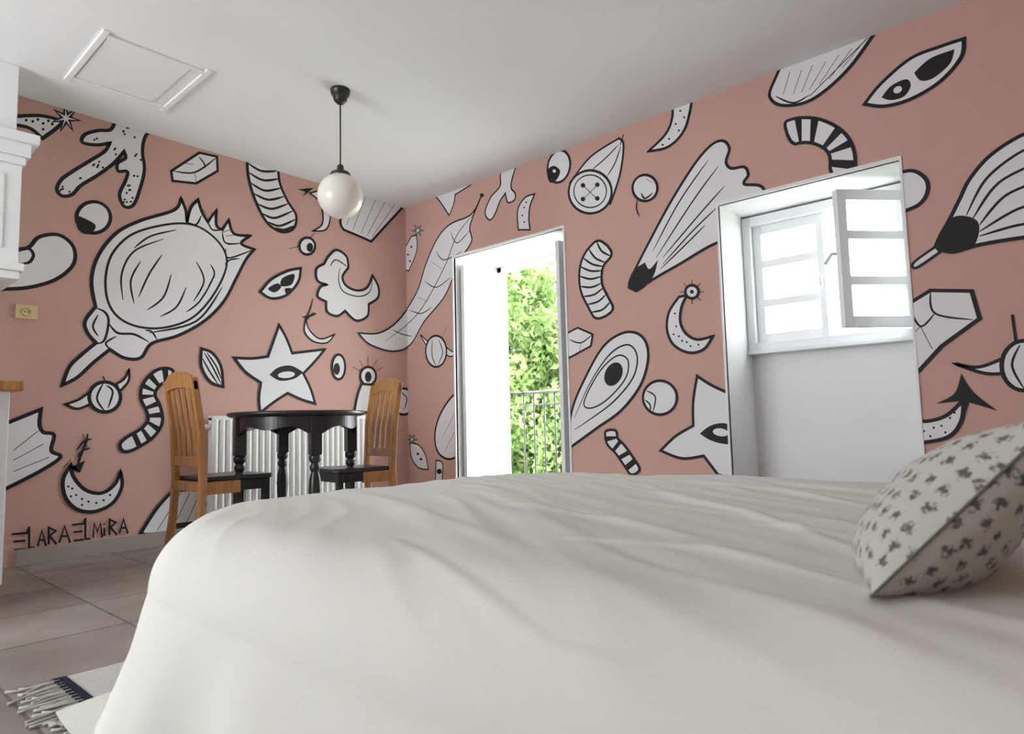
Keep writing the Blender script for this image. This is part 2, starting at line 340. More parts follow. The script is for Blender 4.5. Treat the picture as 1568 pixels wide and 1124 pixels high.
A.line([(160,582),(157,576)],.02); A.shape([(137,600,s),(120,612),(100,619,s),(118,626),(140,618,s)],w=.014); A.shape([(178,588,s),(190,580),(197,566,s),(196,584),(182,600,s)],w=.014); A.ring(160,608,24,23); A.line([(158,586),(148,610),(160,630)]); A.line([(162,590),(172,600),(165,625)])
A.worm([(266,573),(244,577),(229,592),(226,608),(234,625),(237,645),(226,662),(208,674),(184,687)],11,[.06,.16,.25,.35,.45,.55,.65,.75,.85],.045)
A.shape([(5,650,s),(30,640),(62,627,s),(60,650),(66,662),(82,666),(78,690),(92,700),(60,722),(5,750,s)],inner=[[(20,690),(58,660)],[(20,705),(66,680)],[(20,722),(75,700)]])
A.shape([(108,712,s),(112,730),(130,750),(155,755),(175,742),(184,722,s),(186,745),(172,770),(145,783),(118,780),(100,762),(96,735)])
for p in [(110,748),(116,758),(125,764),(135,768),(147,770),(158,766),(108,760),(125,773),(168,758),(104,745)]: A.dot(*p,1.8)
A.blob([(106,716),(130,705),(122,724),(114,712)],1,False); A.line([(118,716),(122,700),(130,680),(134,664)],.014); A.line([(118,700),(126,690),(138,686)]); A.line([(116,690),(128,676),(140,672)]); A.line([(126,664),(134,690)]); A.line([(108,704),(96,716)])
A.shape([(270,745,s),(240,778),(214,818,s),(260,818),(330,806,s),(352,780),(340,752,s)],inner=[[(278,752),(240,812)],[(290,755),(262,812)],[(305,755),(282,808)],[(320,758),(304,804)]])
A.ring(563,576,12,14); A.dot(563,577,5,8)
for a_ in (-150,-120,-90,-60,-30): A.line([(563+15*math.cos(math.radians(a_)),576+16*math.sin(math.radians(a_))),(563+27*math.cos(math.radians(a_)),576+28*math.sin(math.radians(a_)))],.012)
A.shape([(553,588,s),(547,605),(542,630,s),(566,632,s),(570,610),(575,590,s)])
A.ring(617,615,17,20); A.line([(612,600),(622,610),(618,628)])
# signature
FONT={'E':[[(-.1,.93),(.9,1.0),(1.0,1.25)],[(0,.5),(.8,.55)],[(0,0),(.9,.06)]],'L':[[(0,1),(0,0),(.7,0)]],'A':[[(0,0),(.4,1),(.8,0)],[(.2,.4),(.6,.4)]],'R':[[(0,0),(0,1),(.7,.8),(.1,.5),(.8,0)]],'M':[[(0,0),(.1,1),(.4,.4),(.7,1),(.85,0)]],'I':[[(0,0),(0,.6)],[(0,.85),(0,.95)]]}
xx=20
for ch,h_,adv in [('E',26,24),('L',32,13),('A',24,17),('R',26,16),('A',26,22),('E',26,18),('L',32,12),('M',22,17),('I',20,8),('R',24,15),('A',22,17)]:
    for st in FONT[ch]:
        A.linec([(xx+q[0]*adv*.95,(842-(xx-20)*.155)-q[1]*h_) for q in st],.011,False)
    xx+=adv
# -- corner-crossing pod on both walls --
for X in (A,B):
    X.shape([(738,298,s),(722,328),(690,343),(670,365),(652,405),(638,448),(610,490),(580,510),(548,510,s),(565,527),(600,538),(628,528),(650,492),(682,452),(702,402),(722,370),(720,345)],w=.013)
    for l in [[(728,325),(700,360),(680,410),(640,480),(590,522)],[(690,355),(700,372),(720,352)],[(668,385),(680,398),(708,385)],[(650,430),(668,440),(690,425)],[(628,475),(645,480),(662,470)],[(600,505),(615,512),(632,515)],[(660,400),(676,412)],[(640,455),(655,462)]]: X.line(l,.008)
    X.dot(738,299,3)
# -- right wall --
B.shape([(652,300,s),(668,302),(688,330,s),(695,312),(697,298,s),(720,284,s),(735,270,s),(655,290,s)],w=.012)
B.shape([(638,360,s),(638,385),(626,415,s),(606,408,s),(616,388),(630,362,s)],w=.011); B.star(640,353,9,6,.3); 
for p in [(630,378),(625,390),(620,400),(628,400)]: B.dot(*p,1.5)
B.shape([(645,513,s),(655,522),(662,518,s),(655,530),(645,515)],w=.01); B.line([(676,520),(684,500)]); B.shape([(682,530,s),(692,538),(704,540,s),(690,546),(680,540,s)],w=.01); B.ring(668,538,16,24); B.line([(662,520),(662,545),(668,560)]); B.line([(672,520),(678,540),(670,560)])
B.shape([(715,590,s),(690,610),(672,640),(666,670),(672,694),(690,703),(715,690,s)],inner=[[(700,625),(678,670)],[(702,650),(682,690)]])
B.shape([(628,678,s),(642,682),(652,698),(656,719,s),(641,716),(630,700)],w=.011); B.star(631,673,8,6,.3); B.dot(640,695,2);B.dot(645,703,2)
B.shape([(668,705,s),(678,710),(677,740,s),(667,738,s)],w=.011); B.dot(673,722,4)
B.shape([(790,240,s),(768,262),(766,285),(752,302),(743,325),(750,337),(758,328),(766,308),(774,296,s),(778,310),(788,306),(789,296),(783,288),(785,272),(795,240,s)],w=.012)
B.shape([(819,297,s),(804,303),(793,322),(794,352,s),(812,352,s),(810,335),(812,315)],w=.012)
for p in [(803,318),(800,330),(806,310),(803,340)]: B.dot(*p,1.3)
B.ring(856,255,17,25,12); B.blob([(838,262),(848,254),(858,262),(852,276),(842,279)]); B.dot(849,262,2.5,2.5,0,0)
B.shape([(873,280,s),(905,240),(948,212,s),(955,222),(950,265),(935,312,s),(900,300)],w=.014); B.line([(950,222),(955,206)],.022); B.line([(905,262),(930,240),(947,222)]); B.line([(930,270),(942,250),(951,224)])
B.ring(904,294,33,33); B.ring(904,293,25,25,0,.009)
for l in [[(892,283),(916,306)],[(917,282),(892,306)]]: B.line(l,.014)
for p in [(893,284),(915,283),(893,305),(915,304)]: B.dot(*p,3.5)
B.shape([(1028,150,s),(1030,178),(1020,205),(993,232,s),(1025,224),(1050,195),(1062,140,s)])
for p in [(1042,170),(1035,190),(1040,200),(1025,213),(1048,180),(1015,222)]: B.dot(*p,1.6)
B.line([(976,306),(975,320),(980,332)]); B.ring(988,288,19,20); B.line([(982,296),(988,304),(1000,296)],.012); B.line([(990,274),(1000,280)],.009)
B.shape([(963,440,s),(972,415),(1000,360),(1030,305),(1065,250),(1090,222),(1108,216),(1117,228),(1112,248),(1120,258),(1140,256),(1146,268),(1140,282),(1170,290),(1170,350,s),(1098,372),(1040,405),(1000,428),(975,446,s)],inner=[[(1085,245),(1040,310),(1000,385)],[(1100,255),(1060,310),(1005,395)],[(1110,285),(1070,330),(1015,395)],[(1098,318),(1060,355),(1015,405)],[(1080,345),(1050,375),(1012,412)]])
B.blob([(962,440),(970,415),(988,402,s),(995,412),(1008,398,s),(1000,425),(980,445)])
B.worm([(930,376),(912,395),(905,415),(906,440),(916,462),(928,484)],17,[.08,.18,.28,.38,.48,.58,.68,.78,.88],.02)
B.shape([(860,515,s),(885,502,s),(908,512,s),(905,530,s),(872,548,s)],False,.013,[[(872,520),(890,525),(908,512)],[(890,525),(888,538)]])
B.shape([(870,690,s),(876,630),(896,580),(925,530),(958,509),(984,516),(993,545),(982,588),(952,628),(915,655),(878,682,s)])
B.line([(880,640),(905,585),(935,542),(962,528),(976,545),(970,578),(940,615),(900,645),(880,658)],.011); B.shape([(895,615),(918,570),(945,545),(962,552),(958,580),(930,612),(905,625)],w=.01); B.dot(940,573,13,19,25)
B.ring(1011,609,26,26); B.line([(990,598),(1004,608),(1000,632)]) ; B.line([(988,612),(996,620),(996,630)],.01)
B.shape([(1068,576,s),(1090,590),(1116,602,s),(1120,640),(1135,735,s),(1100,727,s),(1078,698,s),(1045,702),(1012,690,s),(1035,668),(1062,652,s),(1062,615)])
B.blob([(1072,664,s),(1088,652),(1108,648),(1130,655),(1130,678),(1110,680),(1088,674)]); B.dot(1104,662,12,6,8,0)
B.shape([(1052,452,s),(1044,470),(1042,492),(1050,510),(1068,520),(1092,515,s),(1078,535),(1055,540),(1032,528),(1022,505),(1025,478),(1040,455,s)])
for p in [(1034,480),(1036,500),(1032,512),(1045,522),(1058,530),(1070,528),(1040,515),(1052,524)]: B.dot(*p,1.5)
B.ring(1060,447,10,10); B.dot(1060,447,3)
for i in range(8):
    a_=math.pi*i/4; B.line([(1060+12*math.cos(a_),447+12*math.sin(a_)),(1060+19*math.cos(a_),447+19*math.sin(a_))],.01)
B.worm([(936,658),(938,675),(950,688),(962,705),(975,725)],9,[.15,.38,.6,.8],.09)
B.shape([(1200,95,s),(1188,120),(1179,148),(1200,162),(1245,152),(1300,105),(1350,35,s),(1280,45,s)])
for l in [[(1188,148),(1215,158),(1240,146)],[(1210,110),(1200,145)],[(1228,108),(1215,145)],[(1245,100),(1228,142)],[(1265,95),(1240,138)],[(1285,85),(1255,130)],[(1305,75),(1270,122)],[(1325,62),(1290,105)]]: B.line(l)
B.line([(1240,148),(1330,58)],.014)
B.shape([(1324,160,s),(1350,128),(1395,90),(1440,72),(1476,60,s),(1472,88),(1440,125),(1395,152),(1355,163)]); B.blob([(1400,112,s),(1425,90),(1462,76,s),(1455,98),(1430,120),(1410,124)]); B.blob([(1350,150,s),(1365,132),(1388,122),(1395,132),(1385,148),(1365,154)]); B.dot(1375,138,7,5,-30,0)
B.worm([(1206,206),(1225,200),(1252,202),(1278,216),(1290,238),(1290,272)],19,[.16,.34,.52,.68,.84],.075)
B.shape([(1350,285,s),(1372,268),(1398,262),(1418,275),(1420,295),(1405,315),(1365,330,s)])
B.shape([(1610,190,s),(1560,210),(1515,240),(1485,275),(1470,305),(1455,335),(1440,362),(1432,380,s),(1460,386),(1500,375),(1560,365),(1620,358,s)])
for l in [[(1480,330),(1510,275),(1560,235),(1600,220)],[(1490,335),(1530,280),(1600,245)],[(1500,345),(1540,300),(1600,275)],[(1500,355),(1560,320),(1610,310)],[(1500,362),(1560,345),(1610,340)]]: B.line(l,.012)
B.blob([(1430,385,s),(1440,355),(1462,332),(1492,335),(1500,352),(1490,378),(1462,386)]); B.shape([(1433,378,s),(1400,402),(1404,410),(1440,386,s)],w=.012)
B.shape([(1360,480,s),(1388,468,s),(1425,445,s),(1488,446,s),(1500,488,s),(1442,530,s),(1400,576,s),(1360,590,s)],False,None,[[(1425,445),(1432,480),(1490,490)],[(1432,480),(1410,500),(1392,470)],[(1410,500),(1390,520)],[(1410,500),(1428,535)]])
B.shape([(1462,557,s),(1500,562),(1545,545,s),(1545,568),(1510,572)],w=.015); B.ring(1568,560,34,38,0); B.line([(1556,525),(1550,482)],.03); B.line([(1562,528),(1550,560),(1568,595)])
B.shape([(1395,642,s),(1420,645),(1450,636),(1476,612,s),(1472,645),(1450,670),(1395,680,s)])
for p in [(1415,660),(1430,655),(1442,652),(1455,640),(1462,632),(1448,662),(1425,668)]: B.dot(*p,1.8)
B.blob([(1472,572,s),(1490,600),(1527,629,s),(1484,616,s),(1476,640,s),(1470,614,s),(1434,618,s),(1462,602)])
B.shape([(1475,690,s),(1484,682),(1492,700,s),(1480,710,s)],w=.012)
A.build('mural_back',(.72,XB-.001),[],lambda c:Vector((c.x,YA-c.z,c.y)),wallA)
B.build('mural_right',(-.6,YA-.001),[(D0-.015,D1+.015,0,DH+.018),(W0-.012,W1+.012,0,WH+.02)],lambda c:Vector((XB-c.z,c.x,c.y)),wallB)

# ---------------- door -----------------
def leaf(b,w,h,th=.035,panels=(),st=.07):
    b.box((0,0,0),(st,th,h),WOODW); b.box((w-st,0,0),(w,th,h),WOODW)
    z=0
    for (a,c) in panels:
        b.box((st,0,z),(w-st,th,a),WOODW)
        b.box((st,th*.38,a),(w-st,th*.62,c),WOODW)
        b.box((st+.03,th*.2,a+.035),(w-st-.03,th*.8,c-.035),WOODW)
        z=c
    b.box((st,0,z),(w-st,th,h),WOODW)
dr=empty('door_1')
HX=4.08
b=MB(); b.box((HX,D0,0),(HX+.06,D0+.045,DH),WOODW); b.box((HX,D1-.045,0),(HX+.06,D1,DH),WOODW); b.box((HX,D0,DH-.045),(HX+.06,D1,DH),WOODW); b.box((HX,D0,0),(HX+.08,D1,.03),WOODW); b.obj('frame',.004,dr)
PN=((.12,.50),(.54,1.02),(1.06,1.50),(1.54,1.86))
b=MB(); leaf(b,.46,1.94,.034,PN,.06); o=b.obj('leaf_left',.004,dr); o.location=(HX,D1-.012,.03); o.rotation_euler[2]=math.radians(180+1.5)
b=MB(); leaf(b,.47,1.94,.034,PN,.06); b.tube([(.42,.0,.95),(.42,-.045,.95),(.34,-.05,.95)],.009,BMET); o=b.obj('leaf_right',.004,dr); o.location=(HX,D0+.045,.03); o.rotation_euler[2]=math.radians(180-8)

# ---------------- window 1 (niche) -----------------
wn=empty('window_1')
b=MB(); fx0,fx1=3.89,3.95
zb,zt=1.09,WH-.01
b.box((fx0,W0+.002,zb),(fx1,W0+.05,zt),WOODW); b.box((fx0,W1-.05,zb),(fx1,W1-.002,zt),WOODW); b.box((fx0,W0+.05,zt-.055),(fx1,W1-.05,zt),WOODW); b.box((fx0,W0+.05,zb),(fx1,W1-.05,zb+.045),WOODW)
b.box((fx0-.02,W0+.002,zb-.022),(fx1,W1-.002,zb),WOODW)
b.obj('frame',.004,wn)
def sash(name,w,h,loc,rz):
    b=MB(); st=.048
    leafz=[(.055,h/3-.022),(h/3+.022,2*h/3-.022),(2*h/3+.022,h-.055)]
    b.box((0,0,0),(st,.04,h),WOODW); b.box((w-st,0,0),(w,.04,h),WOODW); z=0
    for a,c in leafz:
        b.box((st,0,z),(w-st,.04,a),WOODW); z=c
        b.box((st,.018,a),(w-st,.022,c),GLASS)
    b.box((st,0,z),(w-st,.04,h),WOODW)
    for zz in (.12,h-.18): b.tube([(-.006,.02,zz),(-.006,.02,zz+.07)],.011,WOODW)
    o=b.obj(name,.003,wn); o.location=loc; o.rotation_euler[2]=rz; return o
hs=zt-.055-zb-.045
sash('sash_closed',.41,hs,(3.93,W1-.052,zb+.045),math.radians(-90))
sash('sash_open',.40,hs,(3.90,W0+.052,zb+.045),math.radians(90+48))
b=MB(); b.tube([(3.90,1.105,1.48),(3.865,1.105,1.48),(3.862,1.105,1.42)],.008,WOODW)
b.box((3.895,1.09,1.13),(3.905,1.12,1.80),WOODW)
b.tube([(3.615,.945,1.52),(3.585,.965,1.52),(3.58,1.0,1.47)],.009,WOODW)
for zz in (1.22,1.68): b.box((3.86,W0+.0,zz),(3.90,W0+.02,zz+.09),WOODW)
b.obj('handle',0,wn)
w2=empty('fill_light_opening'); b=MB()  # made-up frame around the added, off-camera opening that brightens the room
b.box((XL-.12,LY0,LZ0),(XL-.06,LY0+.05,LZ1),WOODW); b.box((XL-.12,LY1-.05,LZ0),(XL-.06,LY1,LZ1),WOODW); b.box((XL-.12,LY0,LZ0),(XL-.06,LY1,LZ0+.05),WOODW); b.box((XL-.12,LY0,LZ1-.05),(XL-.06,LY1,LZ1),WOODW)
b.box((XL-.12,(LY0+LY1)/2-.03,LZ0),(XL-.06,(LY0+LY1)/2+.03,LZ1),WOODW); b.obj('frame_b',.003,w2)

# ---------------- balcony railing -----------------
b=MB(); rx=XO+.30
b.box((XO+.001,D0-.15,-.12),(rx+.06,D1+.15,-.0),WHITEW)
b.tube([(rx,D0-.1,.97),(rx,D1+.1,.97)],.014,BMET); b.tube([(rx,D0-.1,.10),(rx,D1+.1,.10)],.010,BMET); b.tube([(rx,D0-.1,.86),(rx,D1+.1,.86)],.008,BMET)
for i in range(12):
    y=D0-.1+i*(D1-D0+.2)/11; b.tube([(rx,y,0.0),(rx,y,.97)],.007,BMET,8)
for yy in (D0-.1,D1+.1): 
    for zz in (.97,.10): b.tube([(XO+.001,yy,zz),(rx,yy,zz)],.01,BMET)
b.obj('balcony_railing')

# ---------------- outside -----------------
b=MB(); b.box((XO+.5,-14,-2.7),(30,34,-2.6),GROUND); b.obj('ground')
def tree(name,base,cl,n,seed):
    random.seed(seed); b=MB()
    bx,by=base
    b.tube([(bx,by,-2.6),(bx+.1,by,0),(bx-.1,by+.1,1.6),(bx,by,2.6)],.2,BARK,10,[.28,.2,.12,.03])
    for k in range(14):
        a=random.uniform(0,6.28); z=random.uniform(-.8,1.7); b.tube([(bx,by,z),(bx+.7*math.cos(a),by+.7*math.sin(a),z+.4),(bx+1.2*math.cos(a),by+1.2*math.sin(a),z+.6)],.05,BARK,6,[.06,.035,.012])
    vs=[];fs=[]
    for i in range(n):
        c=random.choice(cl); d=Vector((random.gauss(0,1),random.gauss(0,1),random.gauss(0,1))).normalized()*random.uniform(.55,1)
        p=Vector((c[0]+d.x*c[3],c[1]+d.y*c[3],c[2]+d.z*c[4])); sz=random.uniform(.05,.10)
        q=Vector((random.gauss(0,1),random.gauss(0,1),random.gauss(0,.7))).normalized(); r=q.orthogonal().normalized(); r=(Matrix.Rotation(random.uniform(0,6.28),3,q)@r); t=q.cross(r)
        o=len(vs); vs+=[p-r*sz,p+t*sz*.45+q*sz*.1,p+r*sz,p-t*sz*.45+q*sz*.1]; fs.append((o,o+1,o+2,o+3))
    b.add(vs,fs,LEAF); return b.obj(name)
random.seed(11)
cl=[]
for i in range(105):
    cl.append((8.9+random.uniform(-1.3,1.6),7.4+random.uniform(-2.0,2.2),random.uniform(-2.2,3.1),random.uniform(.35,.7),random.uniform(.35,.6)))
tree('leafy_tree',(9.9,9.0),cl,60000,5)

# ---------------- lighting -----------------
W=bpy.data.worlds.new('world'); S.world=W; W.use_nodes=True
bg=W.node_tree.nodes['Background']; bg.inputs[0].default_value=(0.92,0.965,1.0,1); bg.inputs[1].default_value=12.5
sd=bpy.data.lights.new('sun','SUN'); sd.energy=9; sd.angle=.02; sd.color=(1,.95,.85); so=bpy.data.objects.new('sun',sd); S.collection.objects.link(so)
so.rotation_euler=Vector((.28,.62,-.73)).to_track_quat('-Z','Y').to_euler()
def portal(name,loc,dirv,sx,sy):
    l=bpy.data.lights.new(name,'AREA'); l.shape='RECTANGLE'; l.size=sx; l.size_y=sy; l.cycles.is_portal=True
    o=bpy.data.objects.new(name,l); S.collection.objects.link(o); o.location=loc; o.rotation_euler=Vector(dirv).to_track_quat('-Z','Z').to_euler()
portal('door_portal',(XO+.01,(D0+D1)/2,DH/2),(-1,0,0),D1-D0,DH)
portal('window_portal',(XO+.01,(W0+W1)/2,1.49),(-1,0,0),.84,.8)
portal('rear_portal',(XL-.21,(LY0+LY1)/2,(LZ0+LZ1)/2),(1,0,0),LY1-LY0,LZ1-LZ0)

# ---------------- pendant lamp -----------------
pl=empty('pendant_lamp',(2.03,3.04,0)); b=MB()
b.lathe([(.005,H-.085),(.02,H-.08),(.035,H-.065),(.042,H-.035),(.05,H-.03),(.055,H-.005),(.055,H)],BMET)
b.tube([(0,0,H-.08),(0,0,2.12)],.0045,BMET,8)
b.lathe([(.006,2.15),(.018,2.14),(.02,2.115),(.05,2.10),(.056,2.09),(.056,2.075),(.02,2.07)],BMET)
b.obj('fitting',0,pl)
b=MB(); prof=[]
for i in range(25):
    a=-math.pi/2+ (math.pi*.93)*i/24; prof.append((max(.124*math.cos(a),.001),1.968+.124*math.sin(a)))
b.lathe(prof,OPAL,n=40); b.obj('globe_shade',0,pl)

# ---------------- ceiling hatch -----------------
b=MB(); hx0,hx1,hy0,hy1=.94,1.45,3.34,3.97; t=.03
for (a,c,d,e) in ((hx0,hx0+t,hy0,hy1),(hx1-t,hx1,hy0,hy1),(hx0+t,hx1-t,hy0+.03,hy0+.03+t),(hx0+t,hx1-t,hy1-t-.03,hy1-.03)): b.box((a,d,H-.014),(c,e,H),WHITEW)
b.box((hx0+t+.006,hy0+.03+t+.006,H-.008),(hx1-t-.06,hy1-t-.036,H),WHITEW)
b.obj('ceiling_hatch',.004)

# ---------------- dining table -----------------
tb=empty('dining_table',(2.04,3.49,0)); b=MB()
TH=.79
b.lathe([(.001,TH-.03),(.355,TH-.03),(.375,TH-.024),(.385,TH-.012),(.38,TH-.003),(.37,TH),(.001,TH)],BLACK,n=64); b.obj('top',0,tb)
b=MB(); n=96; vs=[];fs=[]; Ri=.315;Ro=.335
la=[math.radians(-14+90*k) for k in range(4)]
for i in range(n):
    a=2*math.pi*i/n; ph=(a-la[0])/(math.pi/2); fr=ph-math.floor(ph); dz=.105-.045*abs(math.sin(fr*math.pi))**.6+.014*math.cos(fr*4*math.pi)
    for r,z in ((Ri,TH-.03),(Ro,TH-.03),(Ro,TH-.03-dz),(Ri,TH-.03-dz)): vs.append((r*math.cos(a),r*math.sin(a),z))
for i in range(n):
    j=(i+1)%n
    for k in range(4): fs.append((i*4+k,i*4+(k+1)%4,j*4+(k+1)%4,j*4+k))
b.add(vs,fs,BLACK); b.obj('apron',0,tb)
LP=[(.014,0),(.018,.01),(.022,.03),(.02,.06),(.016,.09),(.024,.12),(.026,.14),(.018,.16),(.022,.2),(.03,.30),(.034,.36),(.03,.42),(.02,.46),(.028,.475),(.028,.49),(.02,.505),(.032,.52),(.033,.54),(.028,.55)]
for k,a in enumerate(la):
    b=MB(); x,y=.318*math.cos(a),.318*math.sin(a); b.lathe(LP,BLACK,(x,y,0),20)
    R=Matrix.Rotation(a,4,'Z'); b.T=Matrix.Translation((x,y,0))@R; b.box((-.03,-.03,.55),(.03,.03,TH-.03),BLACK); b.obj('leg_%d'%(k+1),.003,tb)

# ---------------- chairs (face +x locally) -----------------
def chair(loc,rz):
    e=empty('dining_chair',loc,rz); w=.37
    b=MB()
    for sy in (-1,1):
        y=sy*(w/2-.018)
        b.beam([(-.235,y,0),(-.205,y,.25),(-.195,y,.45),(-.21,y,.7),(-.245,y,.93),(-.252,y,.965)],.036,.036,PINE)
    b.obj('back_posts',.005,e)
    b=MB(); n=14; vs=[];fs=[]
    for i in range(n+1):
        y=-w/2+w*i/n; q=abs(2*i/n-1); top=1.005-.055*q**2.6; bot=.90+.018*(1-q*q); xb=-.012*(1-q*q)
        for (xx_,zz) in ((-.255+xb,bot),(-.228+xb,bot),(-.236+xb,top),(-.262+xb,top)): vs.append((xx_,y,zz))
    for i in range(n):
        for k in range(4): fs.append((i*4+k,i*4+(k+1)%4,(i+1)*4+(k+1)%4,(i+1)*4+k))
    fs.append((0,1,2,3)); fs.append((n*4+3,n*4+2,n*4+1,n*4)); b.add(vs,fs,PINE); b.obj('crest_rail',.004,e)
    b=MB()
    for k in range(4):
        y=(k-1.5)*.068; b.beam([(-.198,y,.55),(-.212,y,.7),(-.248,y,.92)],.036,.012,PINE)
    b.obj('back_slats',.002,e)
    b=MB(); b.box((-.212,-w/2+.03,.51),(-.188,w/2-.03,.56),PINE); b.box((-.21,-w/2+.03,.38),(-.185,w/2-.03,.43),PINE); b.obj('lower_rail',.003,e)
    b=MB()
    for sy in (-1,1):
        y=sy*(w/2-.02); b.box((-.2,y-.012,.365),(.0,y+.012,.43),PINE); b.box((.0,y-.012,.375),(.15,y+.012,.43),BLACK)
        b.box((-.2,y-.01,.17),(.15,y+.01,.2),PINE if sy<0 else BLACK)
    b.box((.135,-w/2+.03,.375),(.16,w/2-.03,.43),BLACK); b.obj('seat_rails',.003,e)
    b=MB()
    pts=[(-.18,-w/2+.02),(.16,-w/2-.012),(.185,-w/2+.02),(.185,w/2-.02),(.16,w/2+.012),(-.18,w/2-.02)]; vs=[]
    for z in (.43,.455):
        for p in pts: vs.append((p[0],p[1],z))
    k=len(pts); fs=[tuple(range(k-1,-1,-1)),tuple(range(k,2*k))]+[(i,(i+1)%k,k+(i+1)%k,k+i) for i in range(k)]
    b.add(vs,fs,BLACK); b.obj('seat',.008,e)
    b=MB()
    for sy in (-1,1): b.beam([(.15,sy*(w/2-.02),0),(.145,sy*(w/2-.02),.2),(.145,sy*(w/2-.02),.43)],.036,.036,BLACK)
    b.obj('front_legs',.004,e)
    return e
chair((1.67,3.60,0),0)
chair((2.365,3.44,0),math.radians(171))

# ---------------- radiator -----------------
rd=empty('radiator'); b=MB(); x0,x1,z0,z1=1.88,3.06,.14,.79; y1=YA-.03
N=26; wv=(x1-x0)/N
for i in range(N):
    xc=x0+wv*(i+.5); b.tube([(xc,y1-.07,z0+.02),(xc,y1-.07,z1-.02)],.0195,RAD,12)
b.box((x0,y1-.072,z0+.01),(x1,y1-.02,z1-.01),RAD)
b.box((x0,y1-.085,z1-.03),(x1,y1-.015,z1),RAD); b.box((x0,y1-.085,z0),(x1,y1-.015,z0+.03),RAD); b.obj('body',.003,rd)
b=MB(); b.tube([(x0-.03,y1-.05,0),(x0-.03,y1-.05,.17),(x0,y1-.05,.17)],.009,RAD); b.tube([(x0,y1-.05,.72),(x0-.05,y1-.05,.72)],.018,RAD); b.box((x0+.2,y1-.02,.3),(x0+.24,YA-.004,.6),RAD); b.box((x1-.24,y1-.02,.3),(x1-.2,YA-.004,.6),RAD); b.obj('pipes',0,rd)

# ---------------- socket -----------------
sx,sz=toA((40,478)); b=MB(); b.box((sx-.05,YA-.012,sz-.038),(sx+.05,YA,sz+.038),SOCK)
b.T=Matrix.Translation((sx,YA-.012,sz))@Matrix.Rotation(math.pi/2,4,'X'); b.lathe([(.001,0),(.024,0),(.024,.005),(.019,.006),(.018,.001),(.001,.001)],SOCK,n=20)
for d in (-.009,.009): b.lathe([(.003,.0015),(.003,.003)],BMET,(d,0,0),8)
b.obj('wall_socket',.002)

# ---------------- chimney hood / counter -----------------
hd=empty('range_hood'); b=MB(); CX=.785; CY=4.0
b.box((-.5,CY,2.22),(CX-.03,YA,H),WHITEW); b.obj('flue',.004,hd)
b=MB()
b.box((-.5,CY-.015,2.06),(CX+.012,YA,2.10),WOODW); b.box((-.5,CY-.03,2.10),(CX+.03,YA,2.17),WOODW); b.box((-.5,CY-.055,2.17),(CX+.06,YA,2.22),WOODW)
b.box((-.5,CY,1.55),(CX,YA,2.06),WOODW); b.box((-.5,CY-.008,1.62),(CX-.07,CY,2.0),WOODW)
b.box((-.5,CY-.03,1.51),(CX+.02,YA,1.55),WOODW); b.box((-.5,CY-.015,1.47),(CX+.005,YA,1.51),WOODW); b.obj('canopy',.006,hd)
b=MB(); b.box((-.5,CY+.06,.915),(CX-.075,YA,1.47),WHITEW); b.obj('splash_wall',0,hd)
kc=empty('kitchen_counter'); b=MB(); b.box((-.5,3.3,.1),(.64,3.98,.87),WOODW); b.box((-.5,3.34,0),(.60,3.94,.1),WOODW)
b.box((.07,3.285,.14),(.60,3.3,.84),WOODW); b.box((-.48,3.285,.14),(.05,3.3,.84),WOODW); b.obj('cabinet',.004,kc)
b=MB(); b.box((-.5,3.25,.87),(.675,4.0,.91),PINE); b.obj('worktop',.005,kc)

# ---------------- bed -----------------
bed=empty('bed')
bx0,bx1,by0,by1=.525,2.25,-.60,1.90
b=MB(); b.box((bx0+.2,by0+.05,.08),(bx1-.2,by1-.27,.22),PINE)
for x in (bx0+.26,bx1-.26):
    for y in (by0+.15,by1-.35): b.lathe([(.03,0),(.035,.08)],PINE,(x,y,0),16)
b.obj('base',.01,bed)
b=MB(); b.box((bx0+.15,by0+.04,.22),(bx1-.15,by1-.2,.38),MATT); b.obj('mattress',.04,bed)
b=MB(); b.box((bx0+.02,YF+.02,.0),(bx1-.02,YF+.07,.95),WOODW); b.obj('headboard',.01,bed)
Rr=.15; Rc=.52; ZT=.492; hang=.30; L=Rc-Rr+Rr*math.pi/2+hang
nx,ny=300,400; vs=[];fs=[]
def ridge(x): return max(0,1-abs(x)*3.2)
def onbed(p):
    r=ray(p[0],p[1]); t=(.49-CH)/r.z; return Vector((t*r.x,t*r.y))
CR=[([(1020,738),(1200,760),(1400,800)],.008,.011),([(940,745),(1150,795),(1350,870)],.007,.010),([(740,775),(950,805),(1120,850)],.005,.012),([(860,835),(1080,855),(1320,915)],.007,.007),
    ([(1080,850),(1300,900)],.006,.006),([(620,780),(760,840)],.005,.014),([(420,870),(540,1000)],.006,.012),([(600,830),(820,930),(1000,970)],.006,.008),([(900,735),(1000,762)],.004,.012),([(1180,745),(1380,770)],.006,.011),([(1000,720),(1250,738)],.006,.018),([(1150,810),(1340,840)],.006,.008)]
SEG=[]
for pts,am,sg in CR:
    Q=[onbed(p) for p in pts]
    SEG.append((Q,am,sg,min(q.x for q in Q)-.06,max(q.x for q in Q)+.06,min(q.y for q in Q)-.06,max(q.y for q in Q)+.06))
def creases(x,y):
    h=0
    for Q,am,sg,xa,xb,ya,yb in SEG:
        if not(xa<x<xb and ya<y<yb): continue
        best=9;bq=0;n=len(Q)-1
        for k in range(n):
            A_,B_=Q[k],Q[k+1]; dx=B_.x-A_.x; dy=B_.y-A_.y; t=((x-A_.x)*dx+(y-A_.y)*dy)/(dx*dx+dy*dy); tc=min(1,max(0,t))
            dd=math.hypot(x-A_.x-tc*dx,y-A_.y-tc*dy)
            if dd<best: best=dd;bq=(k+tc)/n
        h+=am*math.exp(-(best/sg)**2/2)*math.sin(math.pi*min(1,max(0,bq)))**.6
    return h
